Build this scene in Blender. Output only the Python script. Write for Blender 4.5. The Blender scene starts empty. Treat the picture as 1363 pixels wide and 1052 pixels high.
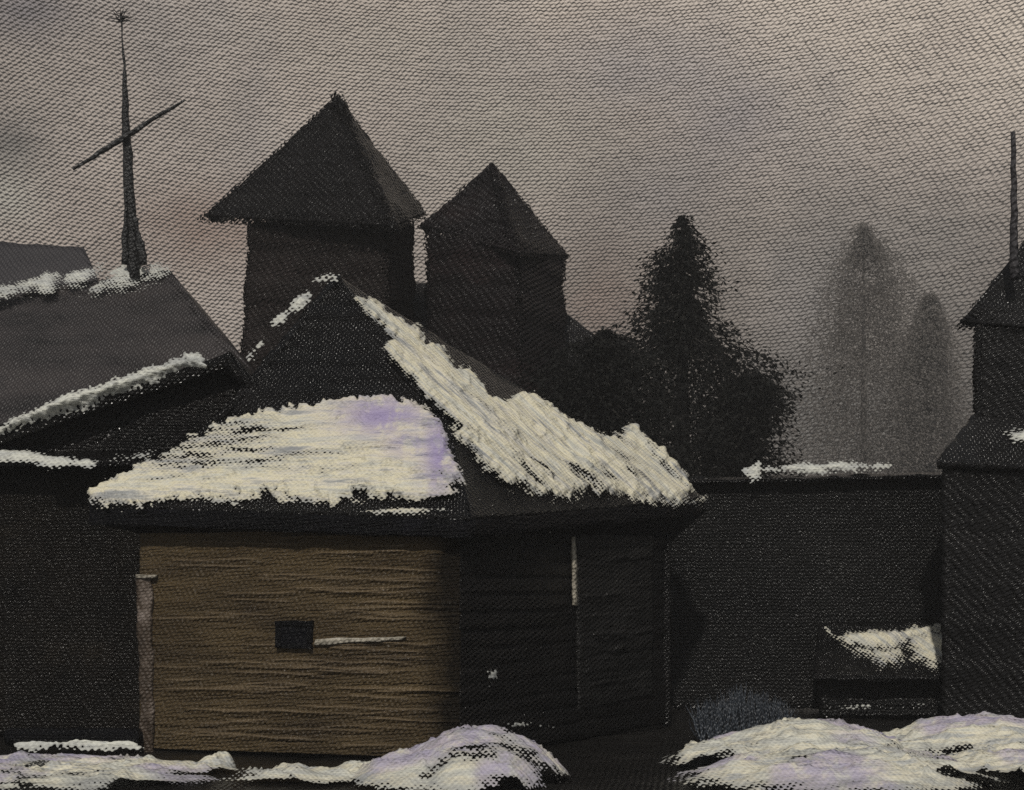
import bpy, math, random
import numpy as np
from mathutils import Vector, Matrix

random.seed(7)
sc = bpy.context.scene
col = sc.collection
F = 1363 * 50 / 36.0      # focal length in picture units
CX, CY, EYE = 681.5, 780.0, 1.7

def P(px, py, d):
    return Vector(((px - CX) / F * d, d, EYE + (CY - py) / F * d))

# ------------------------------------------------------------------ noise
def _hash(ix, iy, iz, seed):
    h = (ix * 374761393 + iy * 668265263 + iz * 2147483647 + seed * 974711) & 0xFFFFFFFF
    h = ((h ^ (h >> 13)) * 1274126177) & 0xFFFFFFFF
    h = (h ^ (h >> 16)) & 0xFFFFFFFF
    return h / 4294967295.0
def vnoise(x, y, z=0, seed=0):
    x, y, z = np.broadcast_arrays(np.asarray(x, float), np.asarray(y, float), np.asarray(z, float))
    ix, iy, iz = (np.floor(a).astype(np.int64) for a in (x, y, z))
    fx, fy, fz = x - ix, y - iy, z - iz
    fx, fy, fz = (f * f * (3 - 2 * f) for f in (fx, fy, fz))
    r = 0
    for dx in (0, 1):
        for dy in (0, 1):
            for dz in (0, 1):
                w = (fx if dx else 1 - fx) * (fy if dy else 1 - fy) * (fz if dz else 1 - fz)
                r = r + w * _hash(ix + dx, iy + dy, iz + dz, seed)
    return r * 2 - 1
def fbm(x, y, z=0, seed=0, o=4):
    r, a, s = 0, 1, 0
    for k in range(o):
        r = r + a * vnoise(np.asarray(x) * 2 ** k, np.asarray(y) * 2 ** k, np.asarray(z) * 2 ** k, seed + k * 17)
        s += a; a *= .5
    return r / s

# ------------------------------------------------------------------ materials
class NT:
    def __init__(s, mat):
        mat.use_nodes = True
        s.t = mat.node_tree; s.t.nodes.clear()
    def n(s, typ, **kw):
        nd = s.t.nodes.new(typ)
        for k, v in kw.items():
            if k.startswith('i_'):
                nd.inputs[int(k[2:])].default_value = v
            else:
                setattr(nd, k, v)
        return nd
    def l(s, a, b): s.t.links.new(a, b)
    def math(s, op, a, b=None, c=None):
        nd = s.n('ShaderNodeMath', operation=op)
        for i, v in enumerate((a, b, c)):
            if v is None: continue
            if isinstance(v, (int, float)): nd.inputs[i].default_value = v
            else: s.l(v, nd.inputs[i])
        return nd.outputs[0]
    def noise(s, vec, scale, detail=3, rough=.55, stretch=None):
        if stretch:
            m = s.n('ShaderNodeVectorMath', operation='MULTIPLY'); m.inputs[1].default_value = stretch
            s.l(vec, m.inputs[0]); vec = m.outputs[0]
        nd = s.n('ShaderNodeTexNoise'); nd.inputs['Scale'].default_value = scale
        nd.inputs['Detail'].default_value = detail; nd.inputs['Roughness'].default_value = rough
        s.l(vec, nd.inputs['Vector']); return nd.outputs['Fac']
    def ramp(s, fac, stops, interp='LINEAR'):
        nd = s.n('ShaderNodeValToRGB'); cr = nd.color_ramp; cr.interpolation = interp
        while len(cr.elements) < len(stops): cr.elements.new(.5)
        for e, (p, c) in zip(cr.elements, stops):
            e.position = p; e.color = (*c, 1) if len(c) == 3 else c
        s.l(fac, nd.inputs[0]); return nd.outputs[0]
    def mix(s, fac, a, b):
        nd = s.n('ShaderNodeMix', data_type='RGBA')
        if isinstance(fac, (int, float)): nd.inputs['Factor'].default_value = fac
        else: s.l(fac, nd.inputs['Factor'])
        for k, v in ((6, a), (7, b)):
            if isinstance(v, tuple): nd.inputs[k].default_value = (*v, 1)
            else: s.l(v, nd.inputs[k])
        return nd.outputs[2]

def weave(t, pos, d):
    """coarse woven surface relief, thread pitch pu x pv metres"""
    pu, pv = 7.2 / F * d, 9.4 / F * d
    sep = t.n('ShaderNodeSeparateXYZ'); t.l(pos, sep.inputs[0])
    x, y, z = sep.outputs
    w1 = t.noise(pos, 1.0 / (pu * 9), 2); w2 = t.noise(pos, 1.0 / (pu * 3.1), 1)
    xx = t.math('ADD', x, t.math('MULTIPLY', y, .31))
    zz = t.math('ADD', z, t.math('MULTIPLY', y, .43))
    # threads drift a little to one side row by row, as in a twill
    u = t.math('ADD', t.math('MULTIPLY', xx, 2 * math.pi / pu), t.math('MULTIPLY', zz, -.34 * 2 * math.pi / pv))
    u = t.math('ADD', u, t.math('MULTIPLY', w1, 6.5))
    v = t.math('ADD', t.math('MULTIPLY', zz, 2 * math.pi / pv), t.math('MULTIPLY', w2, 4.2))
    h = t.math('MULTIPLY', t.math('SINE', u), t.math('SINE', v))
    slub = t.noise(pos, 1.0 / (pu * 1.2), 2, .6)
    h = t.math('ADD', t.math('ADD', t.math('MULTIPLY', h, .5), t.math('MULTIPLY', t.math('SINE', t.math('MULTIPLY', v, 2)), -.16)), t.math('MULTIPLY', slub, 1.3))
    return h, pu

def paint(name, stops, d, rough=.36, spec=.4, wv=1.0, bd=.30, stroke=(1, 1, 6), stroke_amt=.5, cscale=1.2, cstretch=(1, 1, 1.6), fleck=None, frayed=False):
    """stops: colours over a noise; d: distance class that sets the thread pitch of the relief"""
    m = bpy.data.materials.new(name); t = NT(m)
    out = t.n('ShaderNodeOutputMaterial'); b = t.n('ShaderNodeBsdfPrincipled')
    t.l(b.outputs[0], out.inputs[0])
    pos = t.n('ShaderNodeNewGeometry').outputs['Position']
    h, pu = weave(t, pos, d)
    c = t.ramp(t.noise(pos, cscale, 5, .62, cstretch), stops)
    if fleck:
        fk, thr = fleck
        f = t.math('ADD', t.math('MULTIPLY', h, .35), t.noise(pos, cscale * 2.2, 4, .6, cstretch))
        f = t.ramp(f, [(thr, (0, 0, 0)), (min(1, thr + .06), (1, 1, 1))])
        c = t.mix(f, c, fk)
    if name == 'brown_boards':      # colour darkened along the foot and towards the right corner
        dk_ = t.n('ShaderNodeAttribute', attribute_name='darken').outputs['Fac']
        rd_ = t.n('ShaderNodeAttribute', attribute_name='raised').outputs['Fac']
        c = t.mix(t.math('MULTIPLY', rd_, .34), c, (.25, .19, .125))  # crests of the ridges mixed towards a paler brown
        c = t.mix(t.math('MULTIPLY', dk_, .92), c, (.006, .005, .004))
    t.l(c, b.inputs['Base Color'])
    b.inputs['Roughness'].default_value = rough
    b.inputs['Specular IOR Level'].default_value = spec
    if name == 'brown_boards': t.l(t.math('MULTIPLY', t.math('SUBTRACT', 1.0, t.math('MULTIPLY', dk_, .75)), spec), b.inputs['Specular IOR Level'])
    s = t.noise(pos, 2.2 * 14 / d, 5, .6, stroke)
    hh = t.math('ADD', t.math('MULTIPLY', h, wv), t.math('MULTIPLY', s, stroke_amt * 4))
    bp = t.n('ShaderNodeBump'); bp.inputs['Strength'].default_value = 1.0
    bp.inputs['Distance'].default_value = pu * bd
    t.l(hh, bp.inputs['Height']); t.l(bp.outputs[0], b.inputs['Normal'])
    if name == 'haze_pale_needles':
        tl_ = t.n('ShaderNodeBsdfTranslucent'); t.l(c, tl_.inputs['Color']); mx = t.n('ShaderNodeMixShader'); mx.inputs[0].default_value = .5
        t.l(b.outputs[0], mx.inputs[1]); t.l(tl_.outputs[0], mx.inputs[2]); t.l(mx.outputs[0], out.inputs[0])
    if frayed:
        at = t.n('ShaderNodeAttribute', attribute_name='cover').outputs['Fac']
        cov = t.math('ADD', t.math('ADD', at, t.math('MULTIPLY', t.math('SUBTRACT', h, .65), .7)), t.math('MULTIPLY', t.math('SUBTRACT', t.noise(pos, 4.0 * 14 / d, 4, .65), .5), 1.6))
        a = t.ramp(cov, [(.12, (0, 0, 0)), (.2, (1, 1, 1))])
        tr = t.n('ShaderNodeBsdfTransparent'); mx = t.n('ShaderNodeMixShader')
        t.l(a, mx.inputs[0]); t.l(tr.outputs[0], mx.inputs[1]); t.l(b.outputs[0], mx.inputs[2]); t.l(mx.outputs[0], out.inputs[0])
    return m

def snow_mat(name, d, tints, wv=.5, rot=0, stroke=(1, 1, 5), wc=.6):
    m = bpy.data.materials.new(name); t = NT(m)
    out = t.n('ShaderNodeOutputMaterial'); b = t.n('ShaderNodeBsdfPrincipled')
    pos = t.n('ShaderNodeNewGeometry').outputs['Position']
    h, pu = weave(t, pos, d)
    k = 14 / d
    if rot:
        vr = t.n('ShaderNodeVectorRotate', rotation_type='Y_AXIS'); vr.inputs['Angle'].default_value = math.radians(rot)
        t.l(pos, vr.inputs['Vector']); pos = vr.outputs[0]
    c = t.ramp(t.noise(pos, 1.9 * k, 6, .68, stroke), tints)
    lt = t.n('ShaderNodeAttribute', attribute_name='tint').outputs['Fac']
    lt = t.math('MULTIPLY', lt, t.ramp(t.noise(pos, 2.6 * k, 5, .65, (2.2, 1, 1.2)), [(.34, (.25, .25, .25)), (.5, (1, 1, 1))]))
    c = t.mix(lt, c, (.32, .27, .44))
    # dirt showing through where the layer is thin
    at = t.n('ShaderNodeAttribute', attribute_name='cover').outputs['Fac']
    cov = t.math('ADD', t.math('ADD', at, t.math('MULTIPLY', t.math('SUBTRACT', h, .65), wc)),
                 t.math('MULTIPLY', t.math('SUBTRACT', t.noise(pos, 5.0 * k, 4, .65, stroke), .5), 1.5))
    thin = t.ramp(cov, [(.10, (1, 1, 1)), (.9, (0, 0, 0))])
    c = t.mix(t.math('MULTIPLY', thin, .7), c, (.25, .25, .24))
    t.l(c, b.inputs['Base Color'])
    b.inputs['Roughness'].default_value = .5; b.inputs['Specular IOR Level'].default_value = .35
    s = t.noise(pos, 3.0 * k, 6, .62, stroke)
    hh = t.math('ADD', t.math('MULTIPLY', h, wv), t.math('MULTIPLY', s, 4.0))
    bp = t.n('ShaderNodeBump'); bp.inputs['Distance'].default_value = pu * .26
    t.l(hh, bp.inputs['Height']); t.l(bp.outputs[0], b.inputs['Normal'])
    a = t.ramp(cov, [(.10, (0, 0, 0)), (.16, (1, 1, 1))])
    tr = t.n('ShaderNodeBsdfTransparent'); mx = t.n('ShaderNodeMixShader')
    t.l(a, mx.inputs[0]); t.l(tr.outputs[0], mx.inputs[1]); t.l(b.outputs[0], mx.inputs[2])
    t.l(mx.outputs[0], out.inputs[0])
    return m

CREAM = [(.20, (0.211, 0.217, 0.215)), (.34, (0.387, 0.392, 0.361)), (.43, (0.581, 0.566, 0.482)), (.50, (0.669, 0.618, 0.447)), (.55, (0.616, 0.583, 0.490)), (.62, (0.352, 0.357, 0.344)), (.72, (0.238, 0.248, 0.258)), (.8, (0.546, 0.531, 0.473))]
GREYS = [(.25, (.30, .31, .30)), (.42, (.52, .53, .50)), (.55, (.66, .66, .58)), (.7, (.44, .46, .46))]
M = {}
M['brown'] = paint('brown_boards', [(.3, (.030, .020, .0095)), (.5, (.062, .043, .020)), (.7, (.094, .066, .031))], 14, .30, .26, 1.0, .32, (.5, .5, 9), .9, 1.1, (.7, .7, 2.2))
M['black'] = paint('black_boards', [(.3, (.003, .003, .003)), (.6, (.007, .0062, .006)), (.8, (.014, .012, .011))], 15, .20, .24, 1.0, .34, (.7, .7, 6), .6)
M['blackroof'] = paint('black_shingles', [(.3, (.002, .002, .002)), (.6, (.005, .0045, .0045)), (.8, (.012, .011, .011))], 16, .20, .24, 1.0, .34, (1, 1, 3), .4)
M['umber'] = paint('umber_boards', [(.3, (.003, .0025, .002)), (.6, (.007, .0055, .004)), (.8, (.018, .014, .009))], 15.5, .20, .24, 1.0, .34, (4, 4, .8), .5)
M['door'] = paint('door_boards', [(.3, (.007, .0068, .0066)), (.6, (.014, .0135, .013)), (.8, (.026, .025, .024))], 15, .26, .22, 1.0, .34, (.7, .7, 6), .8)
M['fascia'] = paint('fascia_board', [(.3, (.002, .002, .0025)), (.6, (.004, .004, .005)), (.8, (.009, .009, .014))], 14, .24, .10, .9, .34, (.5, .5, 8), .9)
M['pale'] = paint('pale_timber', [(.3, (.028, .019, .012)), (.5, (.06, .043, .030)), (.62, (.15, .12, .10)), (.75, (.26, .22, .20))], 14, .5, .4, .8, .3, (4, 4, 1), .7, 3.5, (1, 1, 1))
M['chalk'] = paint('whitewash', [(.3, (.10, .09, .07)), (.6, (.34, .31, .25)), (.8, (.5, .48, .42))], 15, .5, .4, .8, .3, (4, 4, 1), .7, 6)
M['pane'] = paint('dark_glass', [(.3, (.002, .002, .003)), (.7, (.005, .005, .007))], 14, .4, .08, .5, .3, (3, 3, 3), .9)
M['tower'] = paint('tower_boards', [(.3, (.008, .006, .0055)), (.55, (.015, .0115, .0105)), (.8, (.028, .021, .020))], 27, .20, .24, 1.0, .34, (1, 1, 2), .3, .7)
M['tower_frayed'] = paint('frayed_tower_boards', [(.3, (.008, .006, .0055)), (.55, (.015, .0115, .0105)), (.8, (.028, .021, .020))], 27, .24, .16, 1.0, .34, (1, 1, 2), .3, .7, frayed=True)
M['towerroof'] = paint('tower_roof', [(.3, (.003, .0026, .0026)), (.6, (.007, .006, .006)), (.8, (.018, .017, .017))], 27, .20, .24, 1.0, .34, (2, 2, 2), .4, .9)
M['towerroof_frayed'] = paint('frayed_tower_roof', [(.3, (.003, .0026, .0026)), (.6, (.007, .006, .006)), (.8, (.018, .017, .017))], 27, .24, .16, 1.0, .34, (2, 2, 2), .4, .9, frayed=True)
M['towerb'] = paint('second_tower_boards', [(.3, (.006, .005, .0055)), (.55, (.012, .0095, .010)), (.8, (.027, .016, .016))], 28, .20, .24, 1.0, .34, (1, 1, 2), .3, .7)
M['towerb_frayed'] = paint('frayed_second_tower_boards', [(.3, (.006, .005, .0055)), (.55, (.012, .0095, .010)), (.8, (.027, .016, .016))], 28, .24, .16, 1.0, .34, (1, 1, 2), .3, .7, frayed=True)
M['barn'] = paint('barn_roof', [(.30, (.012, .011, .011)), (.45, (.030, .026, .026)), (.6, (.044, .038, .037)), (.75, (.024, .022, .022))], 24, .4, .25, 1.0, .3, (1, 1, 3), .5, .8, (.5, 1, 1.7))
M['barn_frayed'] = paint('frayed_barn_roof', [(.30, (.012, .011, .011)), (.45, (.030, .026, .026)), (.6, (.044, .038, .037)), (.75, (.024, .022, .022))], 24, .4, .25, 1.0, .3, (1, 1, 3), .5, .8, (.5, 1, 1.7), frayed=True)
M['far'] = paint('far_roof', [(.3, (.030, .028, .031)), (.7, (.055, .051, .053))], 33, .5, .2, 1.0, .28, (1, 1, 2), .3, .3)
M['house'] = paint('house_boards', [(.3, (.007, .0067, .0067)), (.6, (.012, .0115, .0115)), (.8, (.021, .0198, .0198))], 18, .20, .24, 1.0, .34, (.6, .6, 4), .35, .6)
M['house_frayed'] = paint('frayed_house_boards', [(.3, (.007, .0067, .0067)), (.6, (.012, .0115, .0115)), (.8, (.021, .0198, .0198))], 18, .20, .24, 1.0, .34, (.6, .6, 4), .35, .6, frayed=True)
M['fence'] = paint('fence_boards', [(.3, (.005, .005, .005)), (.6, (.0092, .009, .0088)), (.8, (.018, .0175, .017))], 19, .20, .24, 1.0, .34, (.6, .6, 4), .45, .6)
M['mast'] = paint('mast_wood', [(.3, (.010, .010, .010)), (.6, (.022, .022, .022)), (.8, (.06, .06, .058))], 25, .45, .4, 1.0, .28, (3, 3, 1), .4, 2)
M['needle'] = paint('needles', [(.3, (.007, .007, .0066)), (.6, (.013, .013, .012)), (.8, (.026, .026, .0245))], 31, .6, .06, .8, .28, (1, 1, 1), .3, .8)
M['mist'] = paint('haze_pale_needles', [(.3, (.235, .217, .202)), (.6, (.25, .231, .215)), (.8, (.265, .246, .228))], 78, .9, .0, .8, .28, (1, 1, 1), .3, .25)  # distance haze painted into the needles as a pale colour
M['bark'] = paint('bark', [(.3, (.010, .009, .008)), (.7, (.022, .020, .017))], 31, .6, .3, .8)
M['bush'] = paint('frosted_stems', [(.3, (.012, .016, .022)), (.6, (.030, .038, .050)), (.8, (.09, .10, .115))], 16, .5, .4, .6, .28, (1, 1, 1), .3, 3)
M['earth'] = paint('dark_earth', [(.3, (.006, .0055, .005)), (.6, (.012, .011, .010)), (.8, (.035, .033, .030))], 15, .20, .24, 1.0, .34, (.5, 1, 1), .8, 1.0, (.6, 2, 1), fleck=((.42, .42, .39), 1.02))
M['snow'] = snow_mat('thick_snow', 14.5, CREAM, .35, -42, (.6, .6, 6))
M['snowl'] = snow_mat('skirt_snow', 14.5, CREAM, .35, stroke=(.6, .6, 4))
BANK = [(.22, (0.246, 0.252, 0.241)), (.36, (0.387, 0.392, 0.370)), (.46, (0.563, 0.557, 0.482)), (.53, (0.651, 0.609, 0.473)), (.60, (0.422, 0.426, 0.404)), (.72, (0.282, 0.296, 0.292))]
M['snowg'] = snow_mat('bank_snow', 13, BANK, .4, stroke=(.5, 1.5, 3), wc=.4)
M['snowf'] = snow_mat('far_snow', 19, GREYS, .5)

# ------------------------------------------------------------------ object helpers
def link(o, parent=None):
    col.objects.link(o)
    if parent is not None: o.parent = parent
    return o
def thing(name, label, cat, loc, group=None):
    o = link(bpy.data.objects.new(name, None)); o.location = loc
    o.empty_display_size = .2
    o['label'] = label; o['category'] = cat
    if group: o['group'] = group
    return o
def origin(parent):
    v = Vector((0, 0, 0))
    while parent is not None:
        v = v + parent.location; parent = parent.parent
    return v
class MB:
    def __init__(s): s.v = []; s.f = []; s.c = []
    def add(s, vs, fs):
        k = len(s.v); s.v += [tuple(v) for v in vs]; s.c += [1.3] * len(vs); s.f += [tuple(i + k for i in f) for f in fs]; return s
    def panel(s, a, b, c, d, nu, nv, thick=.12, amp=.015, edge=.0, prof=None, seed=0, nscale=2.0, flip=False, fray=0):
        """closed slab over the quad a b c d (a-b bottom edge, d-c top edge), rough front, flat back"""
        a, b, c, d = (np.array(x, float) for x in (a, b, c, d))
        n = np.cross(b - a, d - a) if np.linalg.norm(d - a) > 1e-6 else np.cross(b - a, c - a)
        if np.linalg.norm(n) < 1e-6: n = np.cross(b - a, c - a)
        n = n / np.linalg.norm(n)
        if flip: n = -n
        u, v = np.meshgrid(np.linspace(0, 1, nu + 1), np.linspace(0, 1, nv + 1))
        U, V = u[..., None], v[..., None]
        p = (a * (1 - U) + b * U) * (1 - V) + (d * (1 - U) + c * U) * V
        disp = amp * fbm(p[..., 0] * nscale, p[..., 1] * nscale, p[..., 2] * nscale, seed)
        if prof is not None: disp = disp + prof(u, v, p)
        if edge > 0:
            e = (np.abs(u - .5) > .499) | (np.abs(v - .5) > .499)
            for k in range(3):
                p[..., k] += np.where(e, edge * fbm(p[..., 0] * 5, p[..., 1] * 5 + 9 * k, p[..., 2] * 5, seed + 5), 0)
        fr = p + n * disp[..., None]; bk = p - n * thick
        W = nu + 1; N = W * (nv + 1)
        vs = np.concatenate([fr.reshape(-1, 3), bk.reshape(-1, 3)])
        fs = []
        for j in range(nv):
            for i in range(nu):
                q = (j * W + i, j * W + i + 1, (j + 1) * W + i + 1, (j + 1) * W + i)
                fs.append(q if not flip else q[::-1])
        q = (N, N + nv * W, N + nv * W + nu, N + nu)
        # back as a grid too, so that the seams close
        for j in range(nv):
            for i in range(nu):
                q = (N + j * W + i, N + (j + 1) * W + i, N + (j + 1) * W + i + 1, N + j * W + i + 1)
                fs.append(q if not flip else q[::-1])
        loop = [i for i in range(W)] + [j * W + nu for j in range(1, nv + 1)] + [nv * W + i for i in range(nu - 1, -1, -1)] + [j * W for j in range(nv - 1, 0, -1)]
        for k in range(len(loop)):
            i, j = loop[k], loop[(k + 1) % len(loop)]
            q = (j, i, i + N, j + N)
            fs.append(q if not flip else q[::-1])
        s.add(vs.tolist(), fs)
        if fray:
            # loose, worn edges: how far each point lies inside the outline
            dist = np.full(u.shape, 9.0)
            for e0_, e1_ in ((a, b), (b, c), (c, d), (d, a)):
                ln = np.linalg.norm(e1_ - e0_)
                if ln < 1e-6: continue
                t_ = (e1_ - e0_) / ln; wv_ = p - e0_
                dist = np.minimum(dist, np.linalg.norm(wv_ - (wv_ @ t_)[..., None] * t_, axis=-1))
            cc = np.minimum(dist / fray, 1.3).ravel().tolist()
            s.c[-2 * N:] = cc + cc
        return s
    def box(s, c, size, rot=None, j=0.0):
        R = rot or Matrix.Identity(3); vs = []
        for sx in (-.5, .5):
            for sy in (-.5, .5):
                for sz in (-.5, .5):
                    q = Vector((sx * size[0], sy * size[1], sz * size[2])) + Vector([random.uniform(-j, j) for _ in range(3)])
                    vs.append(Vector(c) + R @ q)
        return s.add(vs, [(0, 1, 3, 2), (4, 6, 7, 5), (0, 4, 5, 1), (2, 3, 7, 6), (0, 2, 6, 4), (1, 5, 7, 3)])
    def tube(s, pts, radii, n=9, jit=0.0, seed=0):
        pts = [Vector(p) for p in pts]; rnd = random.Random(seed); vs = []; fs = []
        for i, p in enumerate(pts):
            a = (pts[min(i + 1, len(pts) - 1)] - pts[max(i - 1, 0)]).normalized()
            x = a.orthogonal().normalized(); 
            if i and px_ is not None:
                x = (px_ - a * px_.dot(a)).normalized()
            px_ = x; y = a.cross(x)
            for k in range(n):
                w = 2 * math.pi * k / n; r = radii[i] * (1 + rnd.uniform(-jit, jit))
                vs.append(p + (x * math.cos(w) + y * math.sin(w)) * r)
        for i in range(len(pts) - 1):
            for k in range(n):
                fs.append((i * n + k, i * n + (k + 1) % n, (i + 1) * n + (k + 1) % n, (i + 1) * n + k))
        fs.append(tuple(range(n))[::-1]); fs.append(tuple((len(pts) - 1) * n + k for k in range(n)))
        return s.add(vs, fs)
    def build(s, name, mat, parent=None, smooth=False, attrs=None):
        o0 = origin(parent)
        me = bpy.data.meshes.new(name)
        me.from_pydata([tuple(Vector(v) - o0) for v in s.v], [], s.f)
        me.materials.append(mat)
        if attrs:
            for k, a in attrs.items():
                at = me.attributes.new(k, 'FLOAT', 'POINT'); at.data.foreach_set('value', np.asarray(a, np.float32))
        if smooth: me.polygons.foreach_set('use_smooth', [True] * len(me.polygons))
        me.update()
        return link(bpy.data.objects.new(name, me), parent)

def lines(d_from, d_to, steps):
    return [d_from.lerp(d_to, k / (steps - 1)) for k in range(steps)]

def boards(nb, depth=.03, axis='v', seed=0, gap=.16):
    """relief of nb boards or logs running along the panel"""
    rnd = np.random.RandomState(seed); off = rnd.uniform(-.5, .5, nb + 2) * depth
    wob = rnd.uniform(-1, 1, nb + 2)
    def f(u, v, p):
        s, o = (v, u) if axis == 'v' else (u, v)
        q = s * nb + .16 * fbm(o * 3.1, s * 2.0, 0, seed + 3) + .05 * fbm(o * 11, s * 5, 0, seed + 8)
        k = np.clip(np.floor(q).astype(int), 0, nb + 1); r = q - np.floor(q)
        e = np.minimum(r, 1 - r) / gap
        return off[k] + depth * .6 * wob[k] * (o - .5) - depth * np.clip(1 - e, 0, 1) ** 1.5
    return f

def strokes(n, base_prof, seed=0, amp=.016):
    rnd = np.random.RandomState(seed)
    S_ = [(rnd.uniform(.05, .97), rnd.uniform(.02, .75), rnd.uniform(.12, .5), rnd.uniform(.6, 1.3), rnd.uniform(-.012, .012)) for _ in range(n)]
    def f(u, v, p):
        o = base_prof(u, v, p); mask = np.zeros_like(u)
        for k, (v0, u0, L_, a_, tl_) in enumerate(S_):
            t_ = (u - u0) / L_
            win = np.clip(np.minimum(t_, 1 - t_) * 9, 0, 1)
            vv = v0 + tl_ * (t_ - .5) + .006 * vnoise(u * 9, k, 0, seed + k)
            g_ = win * np.where(v > vv, np.exp(-((v - vv) / .0028) ** 2), np.exp(-((v - vv) / .011) ** 2))
            o = o + amp * a_ * g_
            mask = np.maximum(mask, win * min(a_, 1) * np.exp(-((v - vv) / .0034) ** 2))
        f.mask = mask
        return o
    return f

# ------------------------------------------------------------------ snow sheets
def sdist(px, py, poly):
    poly = np.array(poly, float); n = len(poly)
    d = np.full(px.shape, 1e9); ins = np.zeros(px.shape, bool)
    for i in range(n):
        a, b = poly[i], poly[(i + 1) % n]
        ex, ey = b - a; wx, wy = px - a[0], py - a[1]
        t = np.clip((wx * ex + wy * ey) / (ex * ex + ey * ey + 1e-9), 0, 1)
        d = np.minimum(d, np.hypot(wx - ex * t, wy - ey * t))
        c = ((a[1] > py) != (b[1] > py)) & (px < (b[0] - a[0]) * (py - a[1]) / (b[1] - a[1] + 1e-12) + a[0])
        ins ^= c
    return np.where(ins, d, -d)

def snow_sheet(mb, cov, polys, p0, p1, p2, step=3, soft=14, thick=.08, amp=.03, ang=0, rag=7, seed=0, base=.012, lmin=26, holes=(), bias=0.0, thin=(), tint=(), tl=None, nr=0, streak=0.0):
    """a layer of snow lying on the plane through p0 p1 p2, its outline the union of polys, combed along ang"""
    p0, p1, p2 = (np.array(p, float) for p in (p0, p1, p2))
    n = np.cross(p1 - p0, p2 - p0); n /= np.linalg.norm(n)
    cam = np.array((0, 0, EYE))
    if np.dot(n, cam - p0) < 0: n = -n
    allp = np.array([q for pl in polys for q in pl], float); pad = 14
    xs = np.arange(allp[:, 0].min() - pad, allp[:, 0].max() + pad + step, step)
    ys = np.arange(allp[:, 1].min() - pad, allp[:, 1].max() + pad + step, step)
    X, Y = np.meshgrid(xs, ys)
    sd = np.full(X.shape, -1e9)
    for pl in polys: sd = np.maximum(sd, sdist(X, Y, pl))
    for pl in holes: sd = np.minimum(sd, -sdist(X, Y, pl))
    sd = sd + rag * .7 * vnoise(X / 55, Y / 40, 0, seed + 70) + rag * fbm(X / 21, Y / 15, 0, seed, 4) + rag * .5 * vnoise(X / 4.5, Y / 4.5, 0, seed + 2)
    ca, sa = math.cos(ang), math.sin(ang)
    U, V = X * ca + Y * sa, -X * sa + Y * ca
    U2 = U + 8 * vnoise(U / 30, V / 30, 0, seed + 40)
    comb = fbm(U2 / 60, V / 5.5, 0, seed + 11, 3) + .7 * fbm(U2 / 24, V / 13, 0, seed + 12, 3)
    ridge = np.maximum(0, 1 - np.abs(fbm(U2 / 70, V / 22, 0, seed + 13, 3)) * 7) ** 2
    inn = np.clip(sd / 16, 0, 1); inn = inn * inn * (3 - 2 * inn)
    lip = np.exp(-((sd - 9) / 7) ** 2)
    t = base + inn * thick + (amp * comb + amp * 1.3 * ridge) * np.clip(sd / 9, 0, 1) + lip * amp * .8
    rs = np.random.RandomState(seed + 500); inside = np.argwhere(sd > 6)
    for k_ in range(nr):
        j_, i_ = inside[rs.randint(len(inside))]
        u0, v0, L_ = U[j_, i_], V[j_, i_], rs.uniform(14, 62)
        w_, a_, cv_ = rs.uniform(1.3, 2.4), rs.uniform(.5, 1.3) * amp * 1.5, rs.uniform(-7, 7)
        q_ = (U - u0) / L_
        vv = V - v0 - cv_ * q_ * q_ - 2.5 * vnoise(U / 12, k_, 0, seed)
        win = np.clip((1 - np.abs(q_)) * 5, 0, 1)
        t = t + a_ * win * np.where(vv < 0, np.exp(-(vv / (w_ * 3.2)) ** 2), np.exp(-(vv / w_) ** 2)) * np.clip(sd / 7, 0, 1)
    t = np.where(sd < 0, base * np.clip(1 + sd / 8, -.5, 1), np.maximum(t, base * .6))
    D = np.stack([(X - CX) / F, np.ones_like(X), (CY - Y) / F], -1)
    den = D @ n; k = np.dot(p0 - cam, n) / den
    W = cam + D * k[..., None] + n * t[..., None]
    ok = (sd > -soft * .8 - 4)
    nx = len(xs); idx = -np.ones(X.size, int); flat = ok.ravel()
    fs = []
    for j in range(len(ys) - 1):
        for i in range(nx - 1):
            q = (j * nx + i, (j + 1) * nx + i, (j + 1) * nx + i + 1, j * nx + i + 1)
            if all(flat[m] for m in q): fs.append(q)
    used = sorted({m for q in fs for m in q}); mp = {m: k2 for k2, m in enumerate(used)}
    c = np.minimum(sd / soft + bias, 1.25)
    if streak: c = c - streak * np.clip(2.6 * fbm(U2 / 60, V / 7, 0, seed + 91, 4) - .15, 0, 1)
    for (bx, by, rx, ry, am) in thin: c = c - am * np.exp(-((X - bx) / rx) ** 2 - ((Y - by) / ry) ** 2)
    T = np.zeros_like(X)
    for (bx, by, rx, ry, am) in tint: T = np.maximum(T, am * np.exp(-((X - bx) / rx) ** 2 - ((Y - by) / ry) ** 2))
    Wf = W.reshape(-1, 3); c = c.ravel()
    if tl is not None: tl += [float(T.ravel()[m]) for m in used]
    mb.add([Wf[m] for m in used], [tuple(mp[m] for m in q) for q in fs])
    cov += [float(c[m]) for m in used]

def plane_hit(px, py, p0, p1, p2):
    n = (p1 - p0).cross(p2 - p0); cam = Vector((0, 0, EYE))
    d = Vector(((px - CX) / F, 1, (CY - py) / F))
    return cam + d * ((p0 - cam).dot(n) / d.dot(n))
def off(p, q, k):   # move p away from q by k metres
    return p + (p - q).normalized() * k

# ================================================================== SETTING
def setting(o, kind='structure'):
    o['kind'] = kind; return o

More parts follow.
